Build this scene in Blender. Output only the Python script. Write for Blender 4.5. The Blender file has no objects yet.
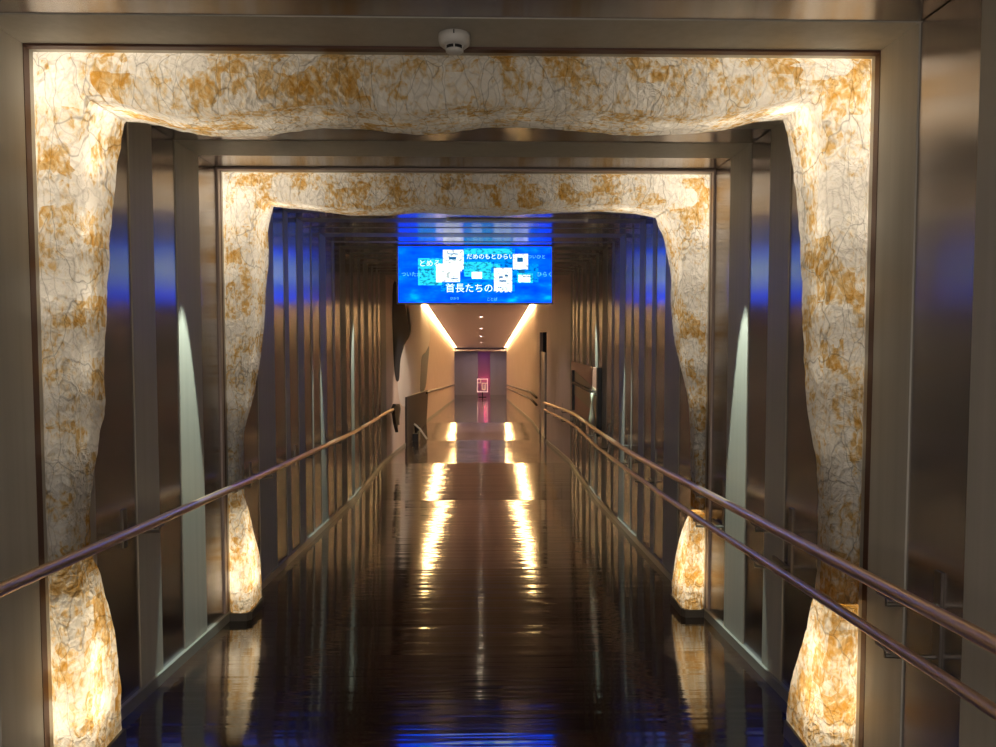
import bpy, bmesh, math, random
from mathutils import Vector, noise
random.seed(7)
S = bpy.context.scene
COL = S.collection

# ---------------- camera, world, lights, exposure ----------------
cd = bpy.data.cameras.new('camera'); cam = bpy.data.objects.new('camera', cd); COL.objects.link(cam)
cd.sensor_width = 36; cd.lens = 740 / 996 * 36; cd.clip_start = .05; cd.clip_end = 200
YAW = math.atan(16 / 740); PITCH = math.atan(36.5 / 740)
cam.location = (0, 0, 0); cam.rotation_euler = (math.pi / 2 - PITCH, 0, -YAW)
S.camera = cam
W = bpy.data.worlds.new('world'); S.world = W; W.use_nodes = True
W.node_tree.nodes['Background'].inputs[0].default_value = (.012, .010, .012, 1)
W.node_tree.nodes['Background'].inputs[1].default_value = 1
S.view_settings.view_transform = 'Standard'; S.view_settings.look = 'None'
S.view_settings.exposure = .28; S.view_settings.gamma = 1
try: S.cycles.use_denoising = True; S.cycles.max_bounces = 8; S.cycles.sample_clamp_indirect = 6
except Exception: pass

def light(kind, name, loc, energy, color, size=.1, rot=(0, 0, 0), **kw):
    d = bpy.data.lights.new(name, kind); d.energy = energy; d.color = color
    if kind == 'AREA':
        d.shape = 'RECTANGLE'; d.size = size; d.size_y = kw.get('size_y', size)
    else: d.shadow_soft_size = size
    if kind == 'SPOT': d.spot_size = kw['angle']; d.spot_blend = kw.get('blend', .2)
    o = bpy.data.objects.new(name, d); COL.objects.link(o); o.location = loc; o.rotation_euler = rot
    return o
# added fill lights behind the camera, then light for the far hall and mural
light('AREA', 'rear_fill_top', (0, -1.6, .95), 42, (1, .93, .85), 1.6, size_y=1.2)  # added overhead fill that lifts the near grey panels
light('AREA', 'rear_fill_low', (0, -4.6, -.3), 52, (1, .92, .82), 2.4, rot=(math.radians(90), 0, 0), size_y=1.4)
light('AREA', 'hall_light', (0, 43.6, -.83), 34, (.85, .68, .8), 3.0, size_y=1.2)  # added purple-tinted light that brightens the far hall's end wall
light('SPOT', 'mural_spot', (.6, 13.2, .95), 210, (1, .78, .56), .04, rot=(math.radians(42), 0, math.radians(58)), angle=math.radians(62), blend=.6)
# narrow ceiling downlights close to the walls that graze the grey strips
for sx in (-1, 1):
    for yy, e in ((3.90, 330), (7.05, 330), (9.05, 330)):
        xx = -1.37 if sx < 0 else 1.20
        light('SPOT', 'wall_downlight', (xx, yy, .97), e, (.82, 1, .86), .012, rot=(0, -sx * math.radians(4.2), 0), angle=math.radians(17.8), blend=.12)

# ---------------- materials ----------------
def mat(name):
    m = bpy.data.materials.new(name); m.use_nodes = True
    nt = m.node_tree; return m, nt, nt.nodes['Principled BSDF']
def simple(name, col, rough=.5, metal=0, coat=0, emit=None, es=0):
    m, nt, b = mat(name)
    b.inputs['Base Color'].default_value = (*col, 1); b.inputs['Roughness'].default_value = rough
    b.inputs['Metallic'].default_value = metal; b.inputs['Coat Weight'].default_value = coat
    if emit: b.inputs['Emission Color'].default_value = (*emit, 1); b.inputs['Emission Strength'].default_value = es
    return m
def N(nt, t, **kw):
    n = nt.nodes.new(t)
    for k, v in kw.items(): setattr(n, k, v)
    return n
def coords(nt, scale=(1, 1, 1)):
    tc = N(nt, 'ShaderNodeTexCoord'); mp = N(nt, 'ShaderNodeMapping')
    mp.inputs['Scale'].default_value = scale
    nt.links.new(tc.outputs['Object'], mp.inputs['Vector']); return mp.outputs['Vector']
def ramp(nt, fac, stops):
    r = N(nt, 'ShaderNodeValToRGB'); nt.links.new(fac, r.inputs[0])
    e = r.color_ramp.elements
    while len(e) < len(stops): e.new(.5)
    for i, (p, c) in enumerate(stops): e[i].position = p; e[i].color = (*c, 1) if len(c) == 3 else c
    return r.outputs[0]

def brushed(name, col, rough=.3, aniso=.85):
    m, nt, b = mat(name)
    b.inputs['Metallic'].default_value = 1
    b.inputs['Anisotropic'].default_value = aniso
    t = N(nt, 'ShaderNodeCombineXYZ'); t.inputs[1].default_value = 1
    nt.links.new(t.outputs[0], b.inputs['Tangent'])
    n = N(nt, 'ShaderNodeTexNoise'); n.inputs['Scale'].default_value = 1; n.inputs['Detail'].default_value = 3
    nt.links.new(coords(nt, (60, 120, .35)), n.inputs['Vector'])
    c = ramp(nt, n.outputs[0], [(.3, tuple(x * .9 for x in col)), (.7, col)])
    nt.links.new(c, b.inputs['Base Color'])
    mr = N(nt, 'ShaderNodeMapRange'); mr.inputs[3].default_value = rough * .97; mr.inputs[4].default_value = rough * 1.03
    nt.links.new(n.outputs[0], mr.inputs[0]); nt.links.new(mr.outputs[0], b.inputs['Roughness'])
    return m
M_METAL = brushed('brushed_bronze', (.43, .395, .385), .25, .92)
def panel_grey():
    m, nt, b = mat('grey_panel')
    n = N(nt, 'ShaderNodeTexNoise'); n.inputs['Scale'].default_value = 1; n.inputs['Detail'].default_value = 4
    nt.links.new(coords(nt, (30, 30, .6)), n.inputs['Vector'])
    nt.links.new(ramp(nt, n.outputs[0], [(.3, (.40, .375, .325)), (.7, (.44, .415, .365))]), b.inputs['Base Color'])
    b.inputs['Roughness'].default_value = .5; b.inputs['Specular IOR Level'].default_value = .25
    return m
M_GREY = panel_grey()
def beige():
    m, nt, b = mat('beige_wall')
    n = N(nt, 'ShaderNodeTexNoise'); n.inputs['Scale'].default_value = 2.5; n.inputs['Detail'].default_value = 5
    nt.links.new(coords(nt), n.inputs['Vector'])
    nt.links.new(ramp(nt, n.outputs[0], [(.3, (.68, .54, .49)), (.7, (.74, .60, .54))]), b.inputs['Base Color'])
    b.inputs['Roughness'].default_value = .5
    return m
M_BEIGE = beige()
M_GROOVE = simple('groove_black', (.01, .009, .008), .5)
M_STEEL = simple('satin_steel', (.55, .53, .5), .3, 1)
M_BRK = simple('bracket_metal', (.26, .24, .22), .4, 1)
M_BASE = simple('skirting_metal', (.42, .42, .38), .4, .6)
M_RAIL = simple('bronze_rail', (.88, .64, .46), .36, 1)
M_WHITE = simple('white_plastic', (.62, .60, .57), .45)
M_BLACK = simple('black_paint', (.012, .012, .014), .4)
M_FRAME = simple('lantern_frame_wood', (.10, .045, .03), .5)
M_STRIP = simple('pale_trim', (.42, .33, .30), .4)
M_PLINTH = simple('plinth_dark', (.10, .085, .065), .35)

def floor_mat():
    m, nt, b = mat('glossy_dark_planks')
    sep = N(nt, 'ShaderNodeSeparateXYZ'); nt.links.new(coords(nt), sep.inputs[0])
    # boards run across the corridor: index them by Y
    mul = N(nt, 'ShaderNodeMath', operation='MULTIPLY'); mul.inputs[1].default_value = 1 / .15
    nt.links.new(sep.outputs[1], mul.inputs[0])
    fl = N(nt, 'ShaderNodeMath', operation='FLOOR'); nt.links.new(mul.outputs[0], fl.inputs[0])
    fr = N(nt, 'ShaderNodeMath', operation='FRACT'); nt.links.new(mul.outputs[0], fr.inputs[0])
    wn = N(nt, 'ShaderNodeTexWhiteNoise', noise_dimensions='1D'); nt.links.new(fl.outputs[0], wn.inputs['W'])
    # grain
    g = N(nt, 'ShaderNodeTexNoise'); g.inputs['Scale'].default_value = 1; g.inputs['Detail'].default_value = 5
    nt.links.new(coords(nt, (2.2, 45, 1)), g.inputs['Vector'])
    mix = N(nt, 'ShaderNodeMath', operation='ADD'); nt.links.new(g.outputs[0], mix.inputs[0])
    sc = N(nt, 'ShaderNodeMath', operation='MULTIPLY'); sc.inputs[1].default_value = .45
    nt.links.new(wn.outputs['Value'], sc.inputs[0]); nt.links.new(sc.outputs[0], mix.inputs[1])
    c = ramp(nt, mix.outputs[0], [(.35, (.012, .006, .004)), (.95, (.042, .021, .012))])
    nt.links.new(c, b.inputs['Base Color'])
    b.inputs['Roughness'].default_value = .10
    b.inputs['IOR'].default_value = 1.62
    b.inputs['Coat Weight'].default_value = .6; b.inputs['Coat Roughness'].default_value = .05
    # each board is slightly tilted and cupped, with a fine joint
    tl = N(nt, 'ShaderNodeMath', operation='SUBTRACT'); nt.links.new(wn.outputs['Value'], tl.inputs[0]); tl.inputs[1].default_value = .5
    tm = N(nt, 'ShaderNodeMath', operation='MULTIPLY'); nt.links.new(tl.outputs[0], tm.inputs[0]); nt.links.new(fr.outputs[0], tm.inputs[1])
    wv = N(nt, 'ShaderNodeTexNoise'); wv.inputs['Scale'].default_value = 1; wv.inputs['Detail'].default_value = 2
    nt.links.new(coords(nt, (.8, 14, 1)), wv.inputs['Vector'])
    ad = N(nt, 'ShaderNodeMath', operation='ADD'); nt.links.new(tm.outputs[0], ad.inputs[0]); nt.links.new(wv.outputs[0], ad.inputs[1])
    bp = N(nt, 'ShaderNodeBump'); bp.inputs['Strength'].default_value = 1; bp.inputs['Distance'].default_value = .0026
    nt.links.new(ad.outputs[0], bp.inputs['Height'])
    nt.links.new(bp.outputs[0], b.inputs['Normal']); nt.links.new(bp.outputs[0], b.inputs['Coat Normal'])
    return m
M_FLOOR = floor_mat()

def paper_mat(name, warm):
    """hand-made washi: white and ochre sheets overlapping, dark fibres, deep creases; lets the lamps inside through"""
    m = bpy.data.materials.new(name); m.use_nodes = True; nt = m.node_tree
    nt.nodes.remove(nt.nodes['Principled BSDF']); out = nt.nodes['Material Output']
    L = nt.links.new
    def noise_(scale, det, vec, dist=0):
        n = N(nt, 'ShaderNodeTexNoise'); n.inputs['Scale'].default_value = scale; n.inputs['Detail'].default_value = det
        n.inputs['Distortion'].default_value = dist; L(vec, n.inputs['Vector']); return n.outputs[0]
    P = coords(nt)
    # ochre stains: large soft clouds times fine mottling
    big = noise_(6.5, 3, P, .4); fine = noise_(42, 6, coords(nt, (1, 1, .7)), .7)
    vo = N(nt, 'ShaderNodeTexVoronoi', distance='CHEBYCHEV'); vo.inputs['Scale'].default_value = 9; vo.inputs['Randomness'].default_value = .6
    L(P, vo.inputs['Vector'])
    sh = N(nt, 'ShaderNodeSeparateColor'); L(vo.outputs['Color'], sh.inputs[0])
    def mul(x, k):
        q = N(nt, 'ShaderNodeMath', operation='MULTIPLY'); q.inputs[1].default_value = k; L(x, q.inputs[0]); return q.outputs[0]
    def add(x, y):
        q = N(nt, 'ShaderNodeMath', operation='ADD'); L(x, q.inputs[0]); L(y, q.inputs[1]); return q.outputs[0]
    fac = add(add(mul(big, .38), mul(fine, .48)), mul(sh.outputs[0], .14))
    o = warm
    col = ramp(nt, fac, [(.46 - o, (.82, .80, .76)), (.52 - o, (.77, .70, .58)), (.575 - o, (.66, .48, .24)), (.67 - o, (.54, .29, .06))])
    # dark threads / creases: thin voronoi edges, vertical and branching
    def thread(scale, vec_scale, width):
        wp = N(nt, 'ShaderNodeTexNoise'); wp.inputs['Scale'].default_value = 4; wp.inputs['Detail'].default_value = 3; L(P, wp.inputs['Vector'])
        mx = N(nt, 'ShaderNodeMix', data_type='VECTOR'); mx.inputs[0].default_value = .12
        L(coords(nt, vec_scale), mx.inputs[4]); L(wp.outputs['Color'], mx.inputs[5])
        v = N(nt, 'ShaderNodeTexVoronoi', feature='DISTANCE_TO_EDGE'); v.inputs['Scale'].default_value = scale
        L(mx.outputs[1], v.inputs['Vector'])
        mr = N(nt, 'ShaderNodeMapRange'); mr.inputs[1].default_value = 0; mr.inputs[2].default_value = width
        L(v.outputs[0], mr.inputs[0]); return mr.outputs[0]
    t1 = thread(9.0, (1.5, .35, .35), .018); t2 = thread(24, (1.2, .5, .6), .08)
    d1 = N(nt, 'ShaderNodeMapRange'); d1.inputs[3].default_value = .55; d1.inputs[4].default_value = 1; L(t1, d1.inputs[0])
    d2 = N(nt, 'ShaderNodeMapRange'); d2.inputs[3].default_value = .8; d2.inputs[4].default_value = 1; L(t2, d2.inputs[0])
    dd = N(nt, 'ShaderNodeMath', operation='MULTIPLY'); L(d1.outputs[0], dd.inputs[0]); L(d2.outputs[0], dd.inputs[1])
    mc = N(nt, 'ShaderNodeMix', data_type='RGBA', blend_type='MULTIPLY'); mc.inputs[0].default_value = 1
    L(col, mc.inputs[6]); cc = N(nt, 'ShaderNodeCombineColor'); 
    for k in range(3): L(dd.outputs[0], cc.inputs[k])
    L(cc.outputs[0], mc.inputs[7])
    # crumpled surface
    cr = noise_(16, 6, P, 2.8); vr = N(nt, 'ShaderNodeTexVoronoi', feature='DISTANCE_TO_EDGE'); vr.inputs['Scale'].default_value = 22; L(P, vr.inputs['Vector'])
    hs = N(nt, 'ShaderNodeMath', operation='ADD'); L(cr, hs.inputs[0]); L(vr.outputs[0], hs.inputs[1])
    bp = N(nt, 'ShaderNodeBump'); bp.inputs['Strength'].default_value = .8; bp.inputs['Distance'].default_value = .035; L(hs.outputs[0], bp.inputs['Height'])
    di = N(nt, 'ShaderNodeBsdfDiffuse'); tr = N(nt, 'ShaderNodeBsdfTranslucent'); ms = N(nt, 'ShaderNodeMixShader'); ms.inputs[0].default_value = .62
    L(mc.outputs[2], di.inputs[0]); L(mc.outputs[2], tr.inputs[0]); L(bp.outputs[0], di.inputs['Normal']); L(bp.outputs[0], tr.inputs['Normal'])
    L(di.outputs[0], ms.inputs[1]); L(tr.outputs[0], ms.inputs[2]); L(ms.outputs[0], out.inputs[0])
    return m
M_PAPER = paper_mat('washi_paper', 0.0)
M_PAPERFOOT = paper_mat('washi_paper_warm', .03)

# ---------------- object helpers ----------------
def wloc(o):
    v = Vector(o.location)
    while o.parent: o = o.parent; v += Vector(o.location)
    return v
def link(name, me, mats, parent=None, smooth=False):
    o = bpy.data.objects.new(name, me); COL.objects.link(o)
    for m in (mats if isinstance(mats, (list, tuple)) else [mats]): me.materials.append(m)
    if parent:
        off = wloc(parent); me.transform(__import__('mathutils').Matrix.Translation(-off)); o.parent = parent
    if smooth:
        for p in me.polygons: p.use_smooth = True
    return o
def obj(name, bm, mats, parent=None, smooth=False):
    bmesh.ops.recalc_face_normals(bm, faces=bm.faces[:])
    me = bpy.data.meshes.new(name); bm.to_mesh(me); bm.free()
    return link(name, me, mats, parent, smooth)
def tag(o, label=None, cat=None, group=None, kind=None):
    for k, v in (('label', label), ('category', cat), ('group', group), ('kind', kind)):
        if v: o[k] = v
    return o
def thing(name, loc, label, cat, group=None):
    o = bpy.data.objects.new(name, None); COL.objects.link(o); o.location = loc; o.empty_display_size = .1
    return tag(o, label, cat, group)
def hexa(bm, v8, mi=0):
    vs = [bm.verts.new(v) for v in v8]
    for f in ((0, 1, 2, 3), (7, 6, 5, 4), (0, 4, 5, 1), (1, 5, 6, 2), (2, 6, 7, 3), (3, 7, 4, 0)):
        bm.faces.new([vs[i] for i in f]).material_index = mi
def box(bm, x0, x1, y0, y1, z0, z1, mi=0):
    hexa(bm, [(x0, y0, z0), (x1, y0, z0), (x1, y1, z0), (x0, y1, z0), (x0, y0, z1), (x1, y0, z1), (x1, y1, z1), (x0, y1, z1)], mi)
def tube(bm, pts, r, n=14, caps=True):
    rings = []
    P = [Vector(p) for p in pts]
    for i, p in enumerate(P):
        d = (P[min(i + 1, len(P) - 1)] - P[max(i - 1, 0)]).normalized()
        a = d.cross(Vector((0, 0, 1)));  a = Vector((1, 0, 0)) if a.length < 1e-3 else a.normalized()
        b = a.cross(d)
        rr = r[i] if isinstance(r, (list, tuple)) else r
        rings.append([bm.verts.new(p + (a * math.cos(t) + b * math.sin(t)) * rr) for t in (2 * math.pi * k / n for k in range(n))])
    for a, b in zip(rings, rings[1:]):
        for k in range(n): bm.faces.new((a[k], a[(k + 1) % n], b[(k + 1) % n], b[k]))
    if caps: bm.faces.new(rings[0][::-1]); bm.faces.new(rings[-1])
def lathe(bm, prof, c, n=28):
    rings = [[bm.verts.new((c[0] + r * math.cos(2 * math.pi * k / n), c[1] + r * math.sin(2 * math.pi * k / n), c[2] + z)) for k in range(n)] for r, z in prof]
    for a, b in zip(rings, rings[1:]):
        for k in range(n): bm.faces.new((a[k], a[(k + 1) % n], b[(k + 1) % n], b[k]))
    bm.faces.new(rings[0]); bm.faces.new(rings[-1][::-1])
def prism(bm, poly, h0, h1, axis='x'):
    """poly of 2-D points extruded along an axis"""
    def v(p, h): return (h, p[0], p[1]) if axis == 'x' else ((p[0], h, p[1]) if axis == 'y' else (p[0], p[1], h))
    a = [bm.verts.new(v(p, h0)) for p in poly]; b = [bm.verts.new(v(p, h1)) for p in poly]; n = len(poly)
    bm.faces.new(a); bm.faces.new(b[::-1])
    for k in range(n): bm.faces.new((a[k], b[k], b[(k + 1) % n], a[(k + 1) % n]))
def lerp(tab, x, k=1):
    """tab sorted by [0]"""
    if x <= tab[0][0]: return tab[0][k]
    for a, b in zip(tab, tab[1:]):
        if x <= b[0]: return a[k] + (b[k] - a[k]) * (x - a[0]) / (b[0] - a[0])
    return tab[-1][k]
def smooth_tab(tab, x, k=1, h=.04):
    return sum(lerp(tab, x + d * h, k) * w for d, w in ((-1, .25), (-.5, .2), (0, .1), (.5, .2), (1, .25)))

# ---------------- the place: ramps and landings stepping down, level metal-lined vestibule, then a long falling corridor ----------------
XL, XR = -1.57, 1.40
FLOOR = [(-5, -1.08), (4.4, -1.738), (8.9, -1.98), (11.6, -1.99), (16.4, -2.30), (20.2, -2.345), (42, -3.54), (50, -3.54)]
CEIL = [(-5, 1.0), (17.0, 1.0), (42, -.62)]
fz = lambda y: lerp(FLOOR, y)
cz = lambda y: lerp(CEIL, y)

bm = bmesh.new()
for (y0, z0), (y1, z1) in zip(FLOOR, FLOOR[1:]):
    a, b = (-5, 5) if y0 >= 42 else (XL - .08, XR + .08)
    hexa(bm, [(a, y0, z0 - .1), (b, y0, z0 - .1), (b, y1, z1 - .1), (a, y1, z1 - .1), (a, y0, z0), (b, y0, z0), (b, y1, z1), (a, y1, z1)])
tag(obj('floor', bm, M_FLOOR), kind='structure')

METAL = [(-4.6, -4.3), (-4.0, -3.7), (-3.4, -3.1), (-2.8, -2.5), (-2.2, -1.9), (-1.6, -1.3), (-1.0, -.7), (-.4, -.1), (.25, .55), (.85, 1.15), (1.45, 1.76), (2.08, 2.38),
         (3.0, 3.36), (3.59, 3.86), (4.17, 4.47), (4.86, 5.2), (5.62, 5.93), (6.05, 6.34), (6.55, 6.845), (6.885, 7.22), (7.49, 7.83),
         (7.93, 8.26), (8.56, 8.88), (9.08, 9.44), (9.59, 9.91), (10.25, 10.6), (10.75, 11.05), (11.2, 11.46)]
def segments(y_end):
    out, y = [], -5
    for a, b in METAL:
        if a > y: out.append((y, a, 1))
        out.append((a, b, 0)); y = b
    out.append((y, y_end, 1)); return out
def wall(name, X, s, yend, openings):
    """s=+1: wall body lies towards +x"""
    bm = bmesh.new()
    def blk(y0, y1, mi, d, zb=None, zt=None):
        x0 = X - s * d; x1 = X + s * .07
        a, b = (x0, x1) if s > 0 else (x1, x0)
        b0 = fz(y0) - .03 if zb is None else zb; b1 = fz(y1) - .03 if zb is None else zb
        t0 = cz(y0) if zt is None else zt; t1 = cz(y1) if zt is None else zt
        hexa(bm, [(a, y0, b0), (b, y0, b0), (b, y1, b1), (a, y1, b1), (a, y0, t0), (b, y0, t0), (b, y1, t1), (a, y1, t1)], mi)
    for y0, y1, mi in segments(yend): blk(y0, y1, mi, .006 if mi else 0)
    ys = sorted({yend, 17.0, 20.2, 42} | {16.4} | {v for o in openings for v in o[:2]})
    ys = [y for y in ys if y >= yend]
    for y0, y1 in zip(ys, ys[1:]):
        op = [o for o in openings if o[0] <= y0 and o[1] >= y1]
        if op: blk(y0, y1, 2, .006, zb=op[0][2])
        else: blk(y0, y1, 2, .006)
    return tag(obj(name, bm, [M_METAL, M_GREY, M_BEIGE]), kind='structure')
wall('wall_left', XL, -1, 12.1, [])
wall('wall_right', XR, 1, 11.65, [(15.95, 17.85, .11)])
# ceiling
bm = bmesh.new()
for y0, y1, mi in segments(12.0): box(bm, XL - .07, XR + .07, y0, y1, 1.0 + (0 if mi else .004), 1.08, mi)
a, b = XL - .07, XR + .07
box(bm, a, b, 12, 17, 1.0, 1.08, 2)
for (y0, z0), (y1, z1) in (((17, 1.0), (42, -.62)),):
    aa, bb = XL + .14, XR - .14          # dropped middle; the light coves run in the gaps beside it
    hexa(bm, [(a, y0, z0 + .12), (b, y0, z0 + .12), (b, y1, z1 + .12), (a, y1, z1 + .12), (a, y0, z0 + .2), (b, y0, z0 + .2), (b, y1, z1 + .2), (a, y1, z1 + .2)], 3)
    hexa(bm, [(aa, y0, z0), (bb, y0, z0), (bb, y1, z1), (aa, y1, z1), (aa, y0, z0 + .12), (bb, y0, z0 + .12), (bb, y1, z1 + .12), (aa, y1, z1 + .12)], 3)
M_CEIL = simple('corridor_ceiling', (.60, .55, .78), .6)
box(bm, -5, 5, 42, 50, -.80, -.70, 3)
tag(obj('ceiling', bm, [M_METAL, M_GREY, M_BEIGE, M_CEIL]), kind='structure')
bm = bmesh.new()
box(bm, -5, XL - .07, 41.9, 42, -3.6, -.7); box(bm, XR + .07, 5, 41.9, 42, -3.6, -.7)
box(bm, -5.1, -5, 42, 50, -3.6, -.7); box(bm, 5, 5.1, 42, 50, -3.6, -.7)
box(bm, XL - .07, XR + .07, 41.95, 42.02, -.62, -.5)
M_HALL = simple('hall_wall', (.32, .27, .27), .5)
tag(obj('wall_hall', bm, M_HALL), kind='structure')
bm = bmesh.new(); box(bm, XL - .07, XR + .07, -5.1, -5, -1.2, 1.08)
tag(obj('wall_back', bm, M_GREY), kind='structure')

# hall's end wall: grey pilasters, a red niche between them
bm = bmesh.new()
for x0, x1, d in ((-5, -1.25, 0), (-1.2, -.78, .06), (-.78, -.62, 0), (-.62, -.25, .06), (.5, .86, .06), (.86, 1.02, 0), (1.02, 1.5, .06), (1.55, 5, 0)):
    box(bm, x0, x1, 45.3 - d, 45.5, -3.54, -.7)
box(bm, -1.26, -1.19, 45.32, 45.5, -3.54, -.7); box(bm, 1.49, 1.56, 45.32, 45.5, -3.54, -.7)
tag(obj('wall_far', bm, M_HALL), kind='structure')
t = thing('red_lit_niche', (.12, 45.9, -3.54), 'tall narrow niche glowing red and purple in the far end wall', 'niche')
bm = bmesh.new(); box(bm, -.3, .55, 46.2, 46.25, -3.54, -.81); box(bm, -.3, -.25, 45.51, 46.2, -3.54, -.81); box(bm, .5, .55, 45.51, 46.2, -3.54, -.81)
obj('niche_lining', bm, simple('niche_paint', (.5, .25, .4), .5), t)
l = light('POINT', 'niche_red_lamp', (.2, 45.8, -2.7), 3.2, (1, .02, .16), .1)
l = light('POINT', 'niche_purple_lamp', (.12, 45.8, -1.3), .5, (.3, .12, 1), .1)
# lit square sign on a foot in front of it
t = thing('square_sign', (.03, 43.5, -3.54), 'small pale square outline sign in front of the red niche at the far end', 'sign')
M_SIGN = simple('sign_glow', (.8, .6, .6), .5, emit=(1, .62, .58), es=.5)
bm = bmesh.new()
for x0, x1, z0, z1 in ((-.29, .34, -2.50, -2.45), (-.29, .34, -3.25, -3.19), (-.29, -.24, -3.25, -2.45), (.29, .34, -3.25, -2.45)): box(bm, x0, x1, 43.48, 43.52, z0, z1)
obj('frame', bm, M_SIGN, t)
bm = bmesh.new()
for x0, x1, z0, z1 in ((-.24, -.08, -2.72, -2.67), (-.1, -.05, -2.72, -2.5), (-.02, .28, -2.74, -2.69), (-.02, .03, -3.1, -2.69), (.10, .15, -3.15, -2.8), (.18, .23, -3.1, -2.74), (-.0, .2, -3.1, -3.05)): box(bm, x0, x1, 43.485, 43.51, z0, z1)
obj('mark', bm, simple('sign_mark', (.6, .45, .35), .5, emit=(.8, .5, .38), es=.45), t)
bm = bmesh.new(); box(bm, 0, .06, 43.48, 43.52, -3.52, -3.25); box(bm, -.2, .26, 43.4, 43.6, -3.54, -3.51); obj('foot', bm, M_BLACK, t)

# skirting along both walls
for s, X, nm, ops in ((-1, XL, 'baseboard_left', []), (1, XR, 'baseboard_right', [(15.95, 17.85)])):
    bm = bmesh.new()
    ys = [-5, 4.4, 8.9, 11.6] + ([15.95, None, 17.85] if ops else [16.4]) + [20.2, 42]
    for y0, y1 in zip(ys, ys[1:]):
        if y0 is None or y1 is None: continue
        x0, x1 = (X - .02, X + .01) if s > 0 else (X - .01, X + .02)
        hexa(bm, [(x0, y0, fz(y0)), (x1, y0, fz(y0)), (x1, y1, fz(y1)), (x0, y1, fz(y1)), (x0, y0, fz(y0) + .055), (x1, y0, fz(y0) + .055), (x1, y1, fz(y1) + .055), (x0, y1, fz(y1) + .055)])
    tag(obj(nm, bm, M_BASE), kind='structure')

# doorway in the right wall
bm = bmesh.new()
box(bm, XR + .07, XR + .9, 15.87, 15.95, -2.6, .2); box(bm, XR + .07, XR + .9, 17.85, 17.93, -2.6, .2)
box(bm, XR + .9, XR + .95, 15.87, 17.93, -2.6, .2); box(bm, XR + .07, XR + .9, 15.9, 17.9, .11, .2); box(bm, XR + .07, XR + .9, 15.9, 17.9, -2.45, -2.38)
tag(obj('door_1', bm, simple('dark_recess', (.05, .055, .07), .5)), kind='structure')
bm = bmesh.new(); box(bm, XR + .02, XR + .05, 16.75, 17.8, -2.34, -.35)
d1 = tag(obj('door_2', bm, simple('door_leaf', (.45, .43, .42), .35, .4)), kind='structure')

# ---------------- light coves ----------------
M_COVE = simple('warm_led', (1, .8, .5), .5, emit=(1, .66, .26), es=26)
for s, lab in ((-1, 'warm light strip in the ceiling edge above the left corridor wall'), (1, 'warm light strip in the ceiling edge above the right corridor wall')):
    t = thing('cove_light', ((XL if s < 0 else XR), 17, 1.0), lab, 'light', 'ceiling edge light strips of the long corridor')
    x0, x1 = (XL + .02, XL + .135) if s < 0 else (XR - .135, XR - .02)
    bm = bmesh.new()
    dz = -1.62
    hexa(bm, [(x0, 19.2, 0.890), (x1, 19.2, 0.890), (x1, 41.8, 1.03 + dz), (x0, 41.8, 1.03 + dz), (x0, 19.2, 0.920), (x1, 19.2, 0.920), (x1, 41.8, 1.06 + dz), (x0, 41.8, 1.06 + dz)])
    obj('diffuser', bm, M_COVE, t)
    bm = bmesh.new()
    hexa(bm, [(x0, 19.2, 0.925), (x1, 19.2, 0.925), (x1, 41.8, 1.065 + dz), (x0, 41.8, 1.065 + dz), (x0, 19.2, 0.960), (x1, 19.2, 0.960), (x1, 41.8, 1.1 + dz), (x0, 41.8, 1.1 + dz)])
    obj('channel', bm, M_WHITE, t)

# ---------------- ceiling downlights in a row ----------------
M_LAMP = simple('lamp_glow', (1, .9, .8), .5, emit=(1, .82, .58), es=22)
order = ['nearest of the row beyond the hanging screen', 'second of the row beyond the hanging screen', 'third from the screen, first one visible below it', 'fourth from the screen, middle of the corridor', 'fifth from the screen, far down the corridor', 'last of the row, just before the hall']
for i, y in enumerate((12.6, 16.2, 22.9, 27.5, 32, 36.5)):
    z = cz(y)
    t = thing('ceiling_downlight', (-.03, y, z), 'small round ceiling downlight, ' + order[i], 'ceiling light', 'row of small downlights along the corridor ceiling')
    bm = bmesh.new(); lathe(bm, [(.07, 0), (.07, -.008), (.055, -.012), (.045, -.004)], (-.03, y, z - .004)); obj('trim_ring', bm, M_STEEL, t, True)
    bm = bmesh.new(); lathe(bm, [(.044, 0), (.044, -.006)], (-.03, y, z - .004)); obj('lens', bm, M_LAMP, t)
    l = light('SPOT', 'downlight_beam', (-.03, y, z - .03), (28 if y < 20 else 22), (1, .82, .74), .03, angle=math.radians(110), blend=.6)

# ---------------- paper lantern arches ----------------
A1L = [(0.829, 0.201, 0.31), (0.722, 0.164, 0.31), (0.569, 0.149, 0.31), (0.374, 0.134, 0.292), (0.142, 0.128, 0.268), (-0.126, 0.124, 0.249), (-0.281, 0.124, 0.249), (-0.353, 0.116, 0.214), (-0.501, 0.11, 0.183), (-0.627, 0.104, 0.151), (-0.814, 0.103, 0.144), (-0.851, 0.108, 0.175), (-1.018, 0.12, 0.232), (-1.193, 0.13, 0.274), (-1.402, 0.133, 0.289), (-1.58, 0.134, 0.291)]
A1R = [(0.848, 0.22, 0.31), (0.736, 0.186, 0.31), (0.58, 0.159, 0.31), (0.421, 0.152, 0.29), (0.184, 0.144, 0.262), (-0.051, 0.142, 0.256), (-0.246, 0.137, 0.239), (-0.397, 0.126, 0.196), (-0.471, 0.118, 0.167), (-0.623, 0.115, 0.157), (-0.952, 0.114, 0.152), (-1.019, 0.121, 0.178), (-1.196, 0.133, 0.223), (-1.316, 0.144, 0.265), (-1.433, 0.154, 0.295), (-1.58, 0.157, 0.302)]
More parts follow.
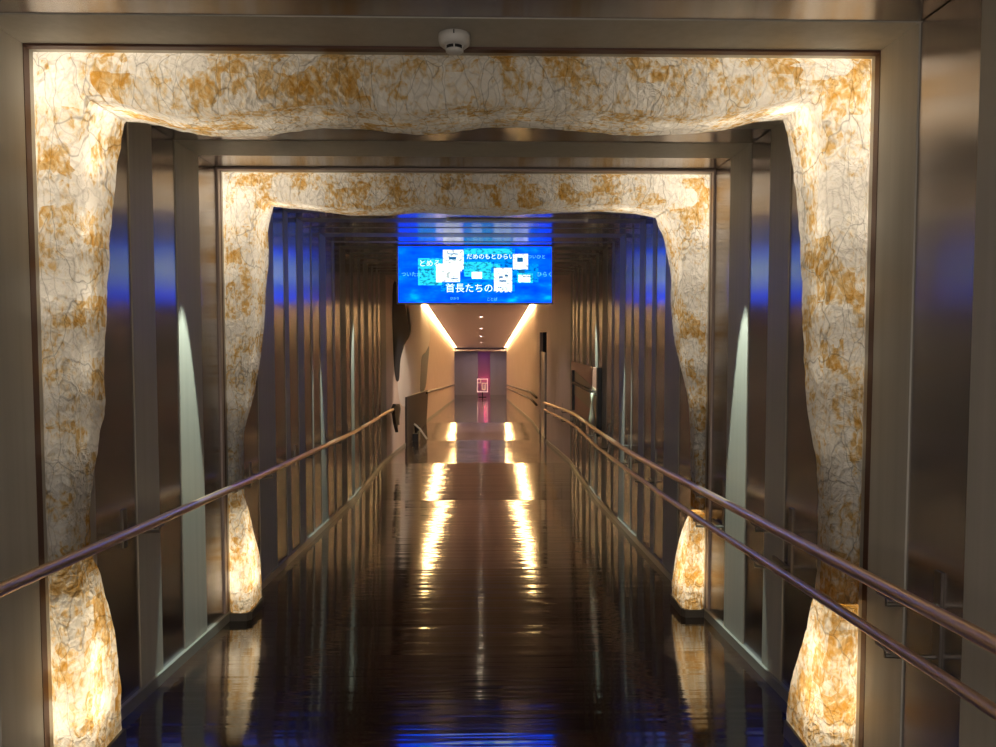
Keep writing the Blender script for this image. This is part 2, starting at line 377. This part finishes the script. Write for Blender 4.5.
A2L = [(0.831, 0.241, 0.31), (0.685, 0.2, 0.31), (0.494, 0.204, 0.31), (0.238, 0.181, 0.31), (-0.084, 0.15, 0.31), (-0.338, 0.121, 0.244), (-0.492, 0.099, 0.186), (-0.581, 0.081, 0.139), (-0.926, 0.072, 0.13), (-1.023, 0.08, 0.138), (-1.128, 0.097, 0.18), (-1.266, 0.109, 0.214), (-1.376, 0.127, 0.256), (-1.515, 0.136, 0.282), (-1.74, 0.135, 0.277)]
A2R = [(0.769, 0.28, 0.31), (0.628, 0.213, 0.31), (0.435, 0.172, 0.31), (0.241, 0.176, 0.31), (-0.019, 0.152, 0.29), (-0.212, 0.122, 0.223), (-0.399, 0.093, 0.156), (-0.588, 0.084, 0.133), (-0.971, 0.074, 0.13), (-1.112, 0.078, 0.13), (-1.21, 0.106, 0.187), (-1.356, 0.129, 0.241), (-1.532, 0.145, 0.275), (-1.74, 0.147, 0.281)]
B1 = [(-1.369, 0.171), (-1.281, 0.178), (-1.186, 0.205), (-1.071, 0.227), (-0.937, 0.226), (-0.802, 0.214), (-0.666, 0.19), (-0.589, 0.186), (-0.434, 0.196), (-0.24, 0.214), (-0.124, 0.202), (0.032, 0.186), (0.188, 0.185), (0.384, 0.199), (0.581, 0.213), (0.778, 0.212), (0.935, 0.192), (1.054, 0.164), (1.18, 0.152)]
B2 = [(-1.329, 0.169), (-1.164, 0.182), (-0.973, 0.206), (-0.846, 0.225), (-0.558, 0.224), (-0.397, 0.204), (-0.141, 0.216), (0.117, 0.221), (0.504, 0.201), (0.763, 0.194), (0.958, 0.199), (1.12, 0.224)]
MG = .012   # the paper starts just inside the frame

def skin(samples, D, close_ends, seed):
    """samples: list of (outer point (x,z), inner point (x,z), depth). One closed crumpled paper body."""
    bm = bmesh.new(); nv = 14; rows = []
    for (ox, oz), (ix, iz), dep in samples:
        row = []
        L = math.hypot(ix - ox, iz - oz)
        prof = []
        for k in range(nv + 1):                      # front face, softly pillowed, rounding into the reveal
            v = k / nv; y = D + .035 * (abs(2 * v - 1) ** 3.2); prof.append((v, y))
        y0 = prof[-1][1]
        for k in range(1, 7): prof.append((1 + .012 * math.sin(math.pi * k / 6), y0 + (dep - (y0 - D) * 2 + (y0 - D)) * k / 6 ))
        for k in range(1, 5): prof.append((1 - k / 4, D + dep + .0))
        for v, y in prof:
            x = ox + (ix - ox) * v; z = oz + (iz - oz) * v
            p = Vector((x * 9 + seed, y * 9, z * 9)); q = Vector((x * 28 + seed, y * 28, z * 28))
            edge = min(1, max(0, v * 5))
            n1 = noise.noise(p); n2 = noise.noise(q); n3 = noise.noise(p * .5 + Vector((7, 3, 1)))
            amp = edge if v > .001 else 0
            ridge = (1 - abs(n1) * 2)
            x2 = x + (ix - ox) * (n3 * .04 + n2 * .012) * amp / 1.0 * (1 if v >= .99 else .3)
            z2 = z + (iz - oz) * (n3 * .04 + n2 * .012) * amp * (1 if v >= .99 else .3)
            y2 = y + (n1 * .010 + n2 * .005 - ridge * .004) * amp
            row.append(bm.verts.new((x2, y2, z2)))
        rows.append(row)
    for a, b in zip(rows, rows[1:]):
        m = len(a)
        for k in range(m):
            k2 = (k + 1) % m
            try: bm.faces.new((a[k], a[k2], b[k2], b[k]))
            except ValueError: pass
    if close_ends:
        bm.faces.new(rows[0]); bm.faces.new(rows[-1][::-1])
    bmesh.ops.remove_doubles(bm, verts=bm.verts[:], dist=.0004)
    return bm

def arch(D, LL, RR, BB, cutL, cutR, lab, foot_power, top_power, seed):
    root = thing('paper_lantern_arch', (0, D + .15, fz(D + .15)), lab, 'lantern', 'glowing paper lantern arches')
    L = sorted((z, w, d) for z, w, d in LL); R = sorted((z, w, d) for z, w, d in RR)
    topz = 1.0 - MG
    zl, wl = L[-1][0], L[-1][1]; zr, wr = R[-1][0], R[-1][1]
    sm = []
    st = .018
    z = cutL
    while z < zl - .001:
        sm.append(((XL + MG, z), (XL + smooth_tab(L, z), z), smooth_tab(L, z, 2))); z += st
    cx = XL + wl
    for k in range(9): sm.append(((XL + MG, zl + (topz - zl) * k / 8), (cx + .004 * k / 8, zl), .31))
    for k in range(1, 9): sm.append(((XL + MG + (cx - XL - MG) * k / 8, topz), (cx + .004, zl + .0), .31))
    x = cx + st; B = [(cx, 1 - zl)] + [b for b in BB if cx + .03 < b[0] < XR - wr - .03] + [(XR - wr, 1 - zr)]
    ex = XR - wr
    while x < ex - .001:
        sm.append(((x, topz), (x, 1.0 - lerp(B, x) if min(x - cx, ex - x) < .03 else 1.0 - smooth_tab(B, x, 1, .03)), .31)); x += st
    for k in range(9): sm.append(((ex + (XR - MG - ex) * k / 8, topz), (ex, zr), .31))
    for k in range(1, 9): sm.append(((XR - MG, topz + (zr - topz) * k / 8), (ex + .0, zr), .31))
    z = zr - st
    while z > cutR:
        sm.append(((XR - MG, z), (XR - smooth_tab(R, z), z), smooth_tab(R, z, 2))); z -= st
    obj('upper_shade', skin(sm, D, True, seed), M_PAPER, root, True)
    for side, T, cut in ((-1, L, cutL), (1, R, cutR)):
        X = XL if side < 0 else XR
        zb = fz(D) + .05; sm = []; z = zb
        while z < cut - .003:
            w = smooth_tab(T, z); sm.append(((X - side * MG, z), (X - side * w, z), smooth_tab(T, z, 2))); z += st
        o = obj('foot_shade', skin(sm, D, True, seed + side * 3), M_PAPERFOOT, root, True)
        o['label'] = 'brighter warm foot of the %s leg' % ('left' if side < 0 else 'right')
        w = smooth_tab(T, zb) + .01; dp = smooth_tab(T, zb, 2)
        bm = bmesh.new()
        pl = [(X - side * .012, D - .004), (X - side * (w - .02), D - .004), (X - side * w, D + .03), (X - side * w, D + dp + .01), (X - side * .012, D + dp + .01)]
        vs0 = [bm.verts.new((px, py, fz(py) + .0)) for px, py in pl]; vs1 = [bm.verts.new((px, py, zb - .002)) for px, py in pl]
        bm.faces.new(vs0); bm.faces.new(vs1[::-1])
        for k in range(5): bm.faces.new((vs0[k], vs0[(k + 1) % 5], vs1[(k + 1) % 5], vs1[k]))
        obj('plinth', bm, M_PLINTH, root)
        # lamps inside this leg
        lx = X - side * .045; ly = D + .14
        for zz, e in ((fz(D) + .24, 1.0), (fz(D) + .42, .7), (fz(D) + .60, .22)):
            light('POINT', 'lantern_lamp', (lx, ly - .02, zz), foot_power * e, (1, .84, .60), .04)
        for zz, e in ((.86, 1.05), (.66, .9), (.42, .55), (.16, .34), (-.10, .2), (-.36, .09)):
            dpz = smooth_tab(T, zz, 2)
            light('POINT', 'lantern_lamp', (X - side * (.10 if zz > .8 else .045), D + dpz * .45, zz), top_power * e, (1, .86, .67), .065)
    for xx, e in ((.16, .75), (.38, .6), (.60, .26), (.85, .12), (1.12, .07)):
        for X, s in ((XL + .12, 1), (XR - .12, -1)):
            light('POINT', 'lantern_lamp', (X + s * xx, D + .17, .90), top_power * e, (1, .86, .67), .065)
    light('POINT', 'lantern_lamp', ((XL + XR) / 2, D + .17, .90), top_power * .07, (1, .86, .67), .065)
    # thin frame around the paper
    bm = bmesh.new()
    for X, s in ((XL, 1), (XR, -1)):
        x0, x1 = sorted((X, X + s * .008)); box(bm, x0, x1, D - .012, D + .02, fz(D), 1.0)
    box(bm, XL, XR, D - .012, D + .02, 1.0 - .008, 1.0)
    obj('frame', bm, M_FRAME, root)
    return root
arch(2.62, A1L, A1R, B1, -.80, -.98, 'large nearest paper lantern arch lining walls and ceiling', 1.35, 1.35, 3.1)
arch(4.50, A2L, A2R, B2, -.95, -1.08, 'second paper lantern arch further down, framed inside the nearest one', 1.35, 1.35, 11.7)
# pale reveal strip in front of the second arch
bm = bmesh.new()
for X, s in ((XL, 1), (XR, -1)):
    x0, x1 = sorted((X, X + s * .012)); box(bm, x0, x1, 4.452, 4.486, fz(4.47) + .06, 1.0)
box(bm, XL + .012, XR - .012, 4.452, 4.486, .988, 1.0)
tag(obj('trim_1', bm, M_STRIP), kind='structure')

# ---------------- handrails ----------------
def catmull(pts, n=8):
    P = [Vector(pts[0])] + [Vector(p) for p in pts] + [Vector(pts[-1])]; out = []
    for i in range(1, len(P) - 2):
        for k in range(n):
            t = k / n; a, b, c, d = P[i - 1:i + 3]
            out.append(.5 * ((2 * b) + (c - a) * t + (2 * a - 5 * b + 4 * c - d) * t * t + (3 * b - a - 3 * c + d) * t ** 3))
    out.append(P[-2]); return out
RL = [(-1.415, -3, -.45), (-1.415, 2.17, -.742), (-1.415, 4.12, -.851), (-1.415, 5.45, -.92), (-1.415, 7.92, -1.038), (-1.415, 9.34, -1.085), (-1.415, 10.6, -1.11), (-1.415, 11.8, -1.15)]
RU = [(1.235, -3, -.48), (1.235, 1.72, -.74), (1.235, 2.42, -.778), (1.235, 4.13, -.866), (1.235, 5.95, -.958), (1.235, 7.7, -1.00), (1.235, 8.8, -1.02), (1.235, 9.8, -1.035), (1.235, 11.5, -1.12), (1.235, 14.6, -1.30)]
RD = [(1.235, -3, -.64), (1.235, 1.71, -.901), (1.235, 2.42, -.939), (1.235, 4.13, -1.037), (1.235, 5.72, -1.11), (1.235, 7.68, -1.175), (1.235, 8.8, -1.18), (1.235, 9.8, -1.185), (1.235, 11.5, -1.26), (1.235, 14.6, -1.44)]
zt = lambda T, y: lerp([(p[1], p[2]) for p in T], y)
def bracket(X, s, y, rails, parent):
    zs = [zt(T, y) for T in rails]; zhi, zlo = max(zs), min(zs)
    bm = bmesh.new()
    x0, x1 = sorted((X, X - s * .008)); box(bm, x0, x1, y - .018, y + .018, zlo - .12, zhi + .05)
    for z in zs:
        xr = rails[0][0][0]
        tube(bm, [(X - s * .006, y, z - .055), (X - s * .05, y, z - .055), (xr, y, z - .05), (xr, y, z - .018)], .0075, 8)
        tube(bm, [(xr, y - .045, z - .024 + .003), (xr, y + .045, z - .024 - .003)], .008, 8)
    if y > 3: a, b = sorted((X - s * .008, X - s * .018)); box(bm, a, b, y + .018, y + .17, zlo - .07, zlo - .05)
    obj('bracket', bm, M_BRK, parent)
t = thing('handrail', (XL, 2.3, fz(2.3)), 'single round bronze handrail along the left wall', 'handrail')
bm = bmesh.new(); tube(bm, catmull(RL), .0205, 16); obj('rail', bm, M_RAIL, t, True)
for y in (1.4, 3.24, 5.0, 6.2, 7.4, 8.6, 9.8, 11.0, 11.7): bracket(XL, -1, y, [RL], t)
bm = bmesh.new(); prism(bm, [(11.75, -1.12), (11.95, -1.08), (12.5, -1.13), (12.65, -1.23), (12.45, -1.38), (12.45, -1.48), (12.2, -1.42), (12.25, -1.58), (11.95, -1.4), (11.8, -1.23)], -1.44, -1.39)
obj('end_reflection', bm, M_BLACK, t)  # black solid standing in for the dark reflection at the rail's end
t = thing('handrail', (XR, 2.3, fz(2.3)), 'double bronze handrail, one rail above another, along the right wall', 'handrail')
bm = bmesh.new(); tube(bm, catmull(RU), .0215, 16); o = obj('upper_rail', bm, M_RAIL, t, True)
bm = bmesh.new(); tube(bm, catmull(RD), .0175, 16); o = obj('lower_rail', bm, M_RAIL, t, True)
for y in (1.1, 2.2, 3.28, 4.2, 5.9, 7.0, 8.1, 9.2, 10.3, 11.4, 12.8, 14.2): bracket(XR, 1, y, [RU, RD], t)
M_DRAIL = simple('dark_rail', (.07, .045, .035), .35)
for s, X, y0, y1, lab, rr in ((-1, XL, 20.0, 41.5, 'dark single handrail on the left wall of the long corridor', (.84,)), (1, XR, 18.0, 41.5, 'dark double handrail on the right wall of the long corridor', (.84, .66))):
    t = thing('handrail', (X, y0, fz(y0)), lab, 'handrail')
    for h in rr:
        xx = X - s * .07; pts = [(xx, y, fz(y) + h) for y in ([y0] + ([20.2] if y0 < 20.2 else []) + [26, 34, y1])]
        bm = bmesh.new(); tube(bm, pts, .03, 10); obj('rail', bm, M_DRAIL, t, True)
    y = y0 + .5
    while y < y1:
        a, b = sorted((X, X - s * .07))
        for h in rr: bm = bmesh.new(); box(bm, a, b, y - .012, y + .012, fz(y) + h - .04, fz(y) + h - .02); obj('bracket', bm, M_DRAIL, t)
        y += 3.4

# ---------------- hanging screen ----------------
SX0, SX1, SZ0, SZ1, SY = -.917, .769, .373, .988, 8.15
t = thing('hanging_screen', (-.07, SY + .04, SZ0), 'wide blue video screen with Japanese writing, hung from the ceiling', 'screen')
bm = bmesh.new(); box(bm, SX0 - .012, SX1 + .012, SY + .004, SY + .09, SZ0 - .012, SZ1 + .008); obj('housing', bm, M_BLACK, t)
bm = bmesh.new()
for x0, x1, z0, z1 in ((SX0 - .014, SX0 + .006, SZ0 - .014, SZ1 + .01), (SX1 - .006, SX1 + .014, SZ0 - .014, SZ1 + .01), (SX0, SX1, SZ0 - .014, SZ0 + .004), (SX0, SX1, SZ1 - .002, SZ1 + .01)): box(bm, x0, x1, SY - .012, SY + .004, z0, z1)
obj('bezel', bm, simple('bezel_grey', (.30, .28, .36), .4), t)
def screen_mat():
    m = bpy.data.materials.new('screen_picture'); m.use_nodes = True; nt = m.node_tree
    nt.nodes.remove(nt.nodes['Principled BSDF']); L = nt.links.new
    n = N(nt, 'ShaderNodeTexNoise'); n.inputs['Scale'].default_value = 1; n.inputs['Detail'].default_value = 5; L(coords(nt, (4, 1, 9)), n.inputs['Vector'])
    c = ramp(nt, n.outputs[0], [(.30, (.0, .016, .45)), (.52, (.0, .04, 1)), (.62, (.0, .07, 1)), (.78, (.0, .2, .9))])
    e = N(nt, 'ShaderNodeEmission'); e.inputs[1].default_value = 3.2; L(c, e.inputs[0]); L(e.outputs[0], nt.nodes['Material Output'].inputs[0]); return m
bm = bmesh.new(); box(bm, SX0, SX1, SY - .002, SY + .004, SZ0, SZ1); obj('picture', bm, screen_mat(), t)
def glow(name, c, s):
    m = bpy.data.materials.new(name); m.use_nodes = True; nt = m.node_tree; nt.nodes.remove(nt.nodes['Principled BSDF'])
    n = N(nt, 'ShaderNodeTexNoise'); n.inputs['Scale'].default_value = 1; n.inputs['Detail'].default_value = 4
    nt.links.new(coords(nt, (22, 1, 40)), n.inputs['Vector'])
    cc = ramp(nt, n.outputs[0], [(.40, tuple(x * .35 for x in c)), (.52, c)])
    e = N(nt, 'ShaderNodeEmission'); e.inputs[1].default_value = s; nt.links.new(cc, e.inputs[0]); nt.links.new(e.outputs[0], nt.nodes['Material Output'].inputs[0]); return m
G_W = glow('tile_white', (.85, 1, 1), 1.6); G_C = glow('tile_cyan', (.02, .62, .95), 1.2); G_B = glow('tile_blue', (.0, .22, .95), 1.3)
def gl(name, c, s):
    m = simple(name, (0, 0, 0), .5, emit=c, es=s); return m
G_T = gl('glyph_white', (.75, .95, 1), 1.5); G_D = gl('glyph_blue', (.0, .12, .35), 1); G_P = gl('glyph_pale', (.1, .6, 1), 1.2); G_H = gl('glyph_hot', (1, 1, 1), 2.2)
def tiles(name, rects, m, d):
    for x0, x1, z0, z1 in rects:
        bm = bmesh.new(); box(bm, x0, x1, SY - .002 - d, SY - .002 - d + .001, z0, z1); obj(name, bm, m, t)
tiles('blue_patch', [(-.45, .36, .50, .60), (.33, .62, .60, .80), (-.20, .36, .70, .965)], G_B, .0015)
tiles('cyan_patch', [(-.698, -.437, .565, .86), (.384, .56, .592, .70), (-.195, .33, .905, .965), (-.195, .10, .66, .82), (-.11, .14, .63, .70), (.0, .2, .76, .80)], G_C, .0025)
tiles('white_tile', [(-.425, -.20, .74, .95), (-.47, -.24, .602, .80), (.132, .33, .504, .755), (.34, .505, .74, .908), (.40, .53, .60, .68)], G_W, .0035)
tiles('hot_tile', [(-.42, -.22, .72, .80), (-.50, -.44, .60, .79), (-.11, .0, .64, .71)], G_H, .0042)
tiles('dark_mark', [(-.375, -.265, .90, .912), (-.36, -.28, .845, .875), (-.34, -.26, .63, .642), (.185, .23, .645, .665), (.19, .27, .605, .622), (.25, .285, .665, .68), (.385, .45, .82, .87), (.40, .47, .70, .735), (.18, .22, .525, .55), (.25, .28, .515, .55)], G_D, .0052)
def text(name, s, x, z, size, m, d):
    c = bpy.data.curves.new(name, 'FONT'); c.body = s; c.size = size; c.extrude = .0004; c.resolution_u = 2
    o = bpy.data.objects.new(name, c); COL.objects.link(o)
    me = bpy.data.meshes.new_from_object(o.evaluated_get(bpy.context.evaluated_depsgraph_get()))
    bpy.data.objects.remove(o)
    from mathutils import Matrix
    me.transform(Matrix.Translation((x, SY - d, z)) @ Matrix.Rotation(math.pi / 2, 4, 'X'))
    me.materials.clear()
    return link(name, me, m, t)
text('title_writing', '首長たちの晩餐', -.40, .497, .105, G_T, .0075)
text('writing', 'だめのもとひらい', -.17, .855, .066, G_T, .0062)
text('writing', 'とめる', -.69, .775, .08, G_T, .0062)
text('writing', 'とひとも', -.69, .70, .06, G_D, .0062)
text('writing', 'ついたか', -.88, .665, .055, G_P, .0052)
text('writing', 'ついひと', .50, .86, .05, G_P, .0052)
text('writing', 'んなにもこ', .42, .655, .055, G_D, .0062)
text('writing', 'ひらく', .60, .665, .06, G_P, .0052)
text('writing', 'かの', -.17, .74, .05, G_D, .0062)
text('small_writing', 'ひかり', -.35, .41, .035, G_P, .0052)
text('small_writing', 'ことば', .05, .40, .04, G_P, .0052)
for x in (-.71, .54):
    bm = bmesh.new(); tube(bm, [(x, SY + .045, SZ1), (x, SY + .045, 1.0)], .012, 8); lathe(bm, [(.035, 0), (.035, -.008)], (x, SY + .045, .999), 16); obj('hanger', bm, M_BLACK, t)

t = thing('ceiling_track', (.28, 6.35, 1.0), 'thin pale ceiling track across the ceiling in front of the hanging screen', 'ceiling track')
bm = bmesh.new(); box(bm, -.30, .90, 6.34, 6.36, .985, 1.0); obj('track', bm, M_WHITE, t)
for x in (-.30, .88):
    bm = bmesh.new(); box(bm, x, x + .02, 6.335, 6.365, .98, 1.0); obj('end_cap', bm, M_STEEL, t)

# ---------------- smoke detector ----------------
t = thing('smoke_detector', (-.09, 2.5, 1.0), 'round white smoke detector on the ceiling in front of the nearest paper arch', 'smoke detector')
c = (-.09, 2.5, 1.0)
bm = bmesh.new(); lathe(bm, [(.053, -.004), (.053, -.022), (.050, -.034), (.040, -.042)], c, 32); obj('base', bm, M_WHITE, t, True)
bm = bmesh.new(); lathe(bm, [(.030, -.040), (.030, -.052)], c, 24); obj('sensing_chamber', bm, M_BLACK, t)
bm = bmesh.new(); lathe(bm, [(.030, -.052), (.026, -.060), (.014, -.064)], c, 24)
for k in range(6):
    a = math.pi * 2 * k / 6 + math.pi / 2
    tube(bm, [(c[0] + .0315 * math.cos(a), c[1] + .0315 * math.sin(a), c[2] - .038), (c[0] + .0315 * math.cos(a), c[1] + .0315 * math.sin(a), c[2] - .055)], .0022, 6)
obj('cap', bm, M_WHITE, t, True)
bm = bmesh.new(); box(bm, c[0] - .002, c[0] + .002, c[1] - .0545, c[1] - .05, c[2] - .018, c[2] - .006); obj('alignment_notch', bm, M_BLACK, t)

# ---------------- corridor features ----------------
# wall print of a pale swaying figure on the left wall
t = thing('wall_mural', (XL + .006, 17.5, -1.4), 'tall pale swaying figure printed on the left wall below the screen', 'mural')
def flat(name, poly, m, d0, d1):
    # smooth the outline
    pts = [Vector((a, b, 0)) for a, b in poly]; n = len(pts); out = []
    for i in range(n):
        a, b, c_, d = pts[i - 1], pts[i], pts[(i + 1) % n], pts[(i + 2) % n]
        for k in range(4):
            u = k / 4; q = .5 * ((2 * b) + (c_ - a) * u + (2 * a - 5 * b + 4 * c_ - d) * u * u + (3 * b - a - 3 * c_ + d) * u ** 3); out.append((q.x, q.y))
    bm = bmesh.new(); prism(bm, out, XL + .006 + d0, XL + .006 + d1); bmesh.ops.triangulate(bm, faces=bm.faces[:]); return obj(name, bm, m, t)
flat('figure', [(14.9, .93), (16.0, .5), (16.5, .15), (15.2, -.1), (14.2, -.45), (13.75, -.85), (14.0, -1.2), (14.9, -1.40), (16.8, -1.40), (18.6, -1.38), (18.7, -1.0), (19.2, -.5), (21.4, -.3), (22.4, .1), (21, .5), (19.7, .90)], simple('mural_pale', (.82, .76, .74), .6), 0, .004)
flat('dark_shape', [(13.1, .93), (14.2, .9), (15.7, .4), (16.0, .05), (15.0, -.15), (14.2, -.42), (13.9, -.8), (13.3, -.70), (13.0, 0)], simple('mural_dark', (.012, .013, .022), .8), .004, .007)
flat('grey_shape', [(19.2, -.52), (20.5, -.42), (21.9, -.28), (21.3, -.8), (20.4, -1.38), (18.7, -1.38), (18.8, -.95)], simple('mural_slate', (.16, .19, .23), .5), .004, .007)
bm = bmesh.new(); hexa(bm, [(XL, 15.0, -2.24), (XL + .05, 15.0, -2.24), (XL + .05, 20.2, -2.345), (XL, 20.2, -2.345), (XL, 15.0, -1.22), (XL + .05, 15.0, -1.22), (XL + .05, 20.9, -1.50), (XL, 20.9, -1.50)])
tag(obj('wall_panel', bm, simple('dado_dark', (.05, .04, .04), .6)), 'dark panel on the lower left wall under the pale figure mural', 'wall panel')
t = thing('floor_stand', (-1.44, 16.3, fz(16.3)), 'small black floor stand with a slanted white bar by the left wall', 'stand')
bm = bmesh.new(); box(bm, -1.51, -1.38, 16.0, 16.5, -2.29, -2.10); tube(bm, [(-1.45, 16.2, -2.1), (-1.46, 16.2, -1.93)], .03, 8); tube(bm, [(-1.45, 16.4, -2.1), (-1.40, 16.4, -1.97)], .03, 8); obj('body', bm, M_BLACK, t)
bm = bmesh.new(); tube(bm, [(-1.48, 16.15, -1.90), (-1.36, 16.1, -2.0), (-1.2, 16.05, -2.22)], .022, 8); obj('bar', bm, M_WHITE, t)

# glazed display opening on the right wall
t = thing('display_window', (XR, 10.1, -1.2), 'reddish brown framed display window set in the right metal wall above the handrails', 'display window')
bm = bmesh.new(); box(bm, XR - .010, XR - .002, 8.65, 11.5, -1.15, -.375); obj('back_panel', bm, simple('display_brown', (.80, .42, .32), .35), t)
bm = bmesh.new(); hexa(bm, [(XR - .014, 8.7, -.95), (XR - .010, 8.7, -.95), (XR - .010, 11.1, -.86), (XR - .014, 11.1, -.86), (XR - .014, 8.7, -.66), (XR - .010, 8.7, -.66), (XR - .010, 11.1, -.50), (XR - .014, 11.1, -.50)]); obj('tan_panel', bm, simple('display_tan', (.75, .58, .40), .4), t)
bm = bmesh.new(); box(bm, XR - .05, XR, 8.62, 8.70, -1.17, -.36); box(bm, XR - .05, XR, 11.05, 11.12, -1.10, -.50); box(bm, XR - .05, XR - .02, 8.7, 11.1, -.70, -.66); obj('frame', bm, M_BLACK, t)
bm = bmesh.new(); lathe(bm, [(.02, .42), (.012, .3), (.04, .12), (.05, .03), (.03, 0)], (XR - .06, 8.95, -1.10), 14); obj('glass_ornament', bm, simple('ornament', (.6, .58, .45), .2), t, True)
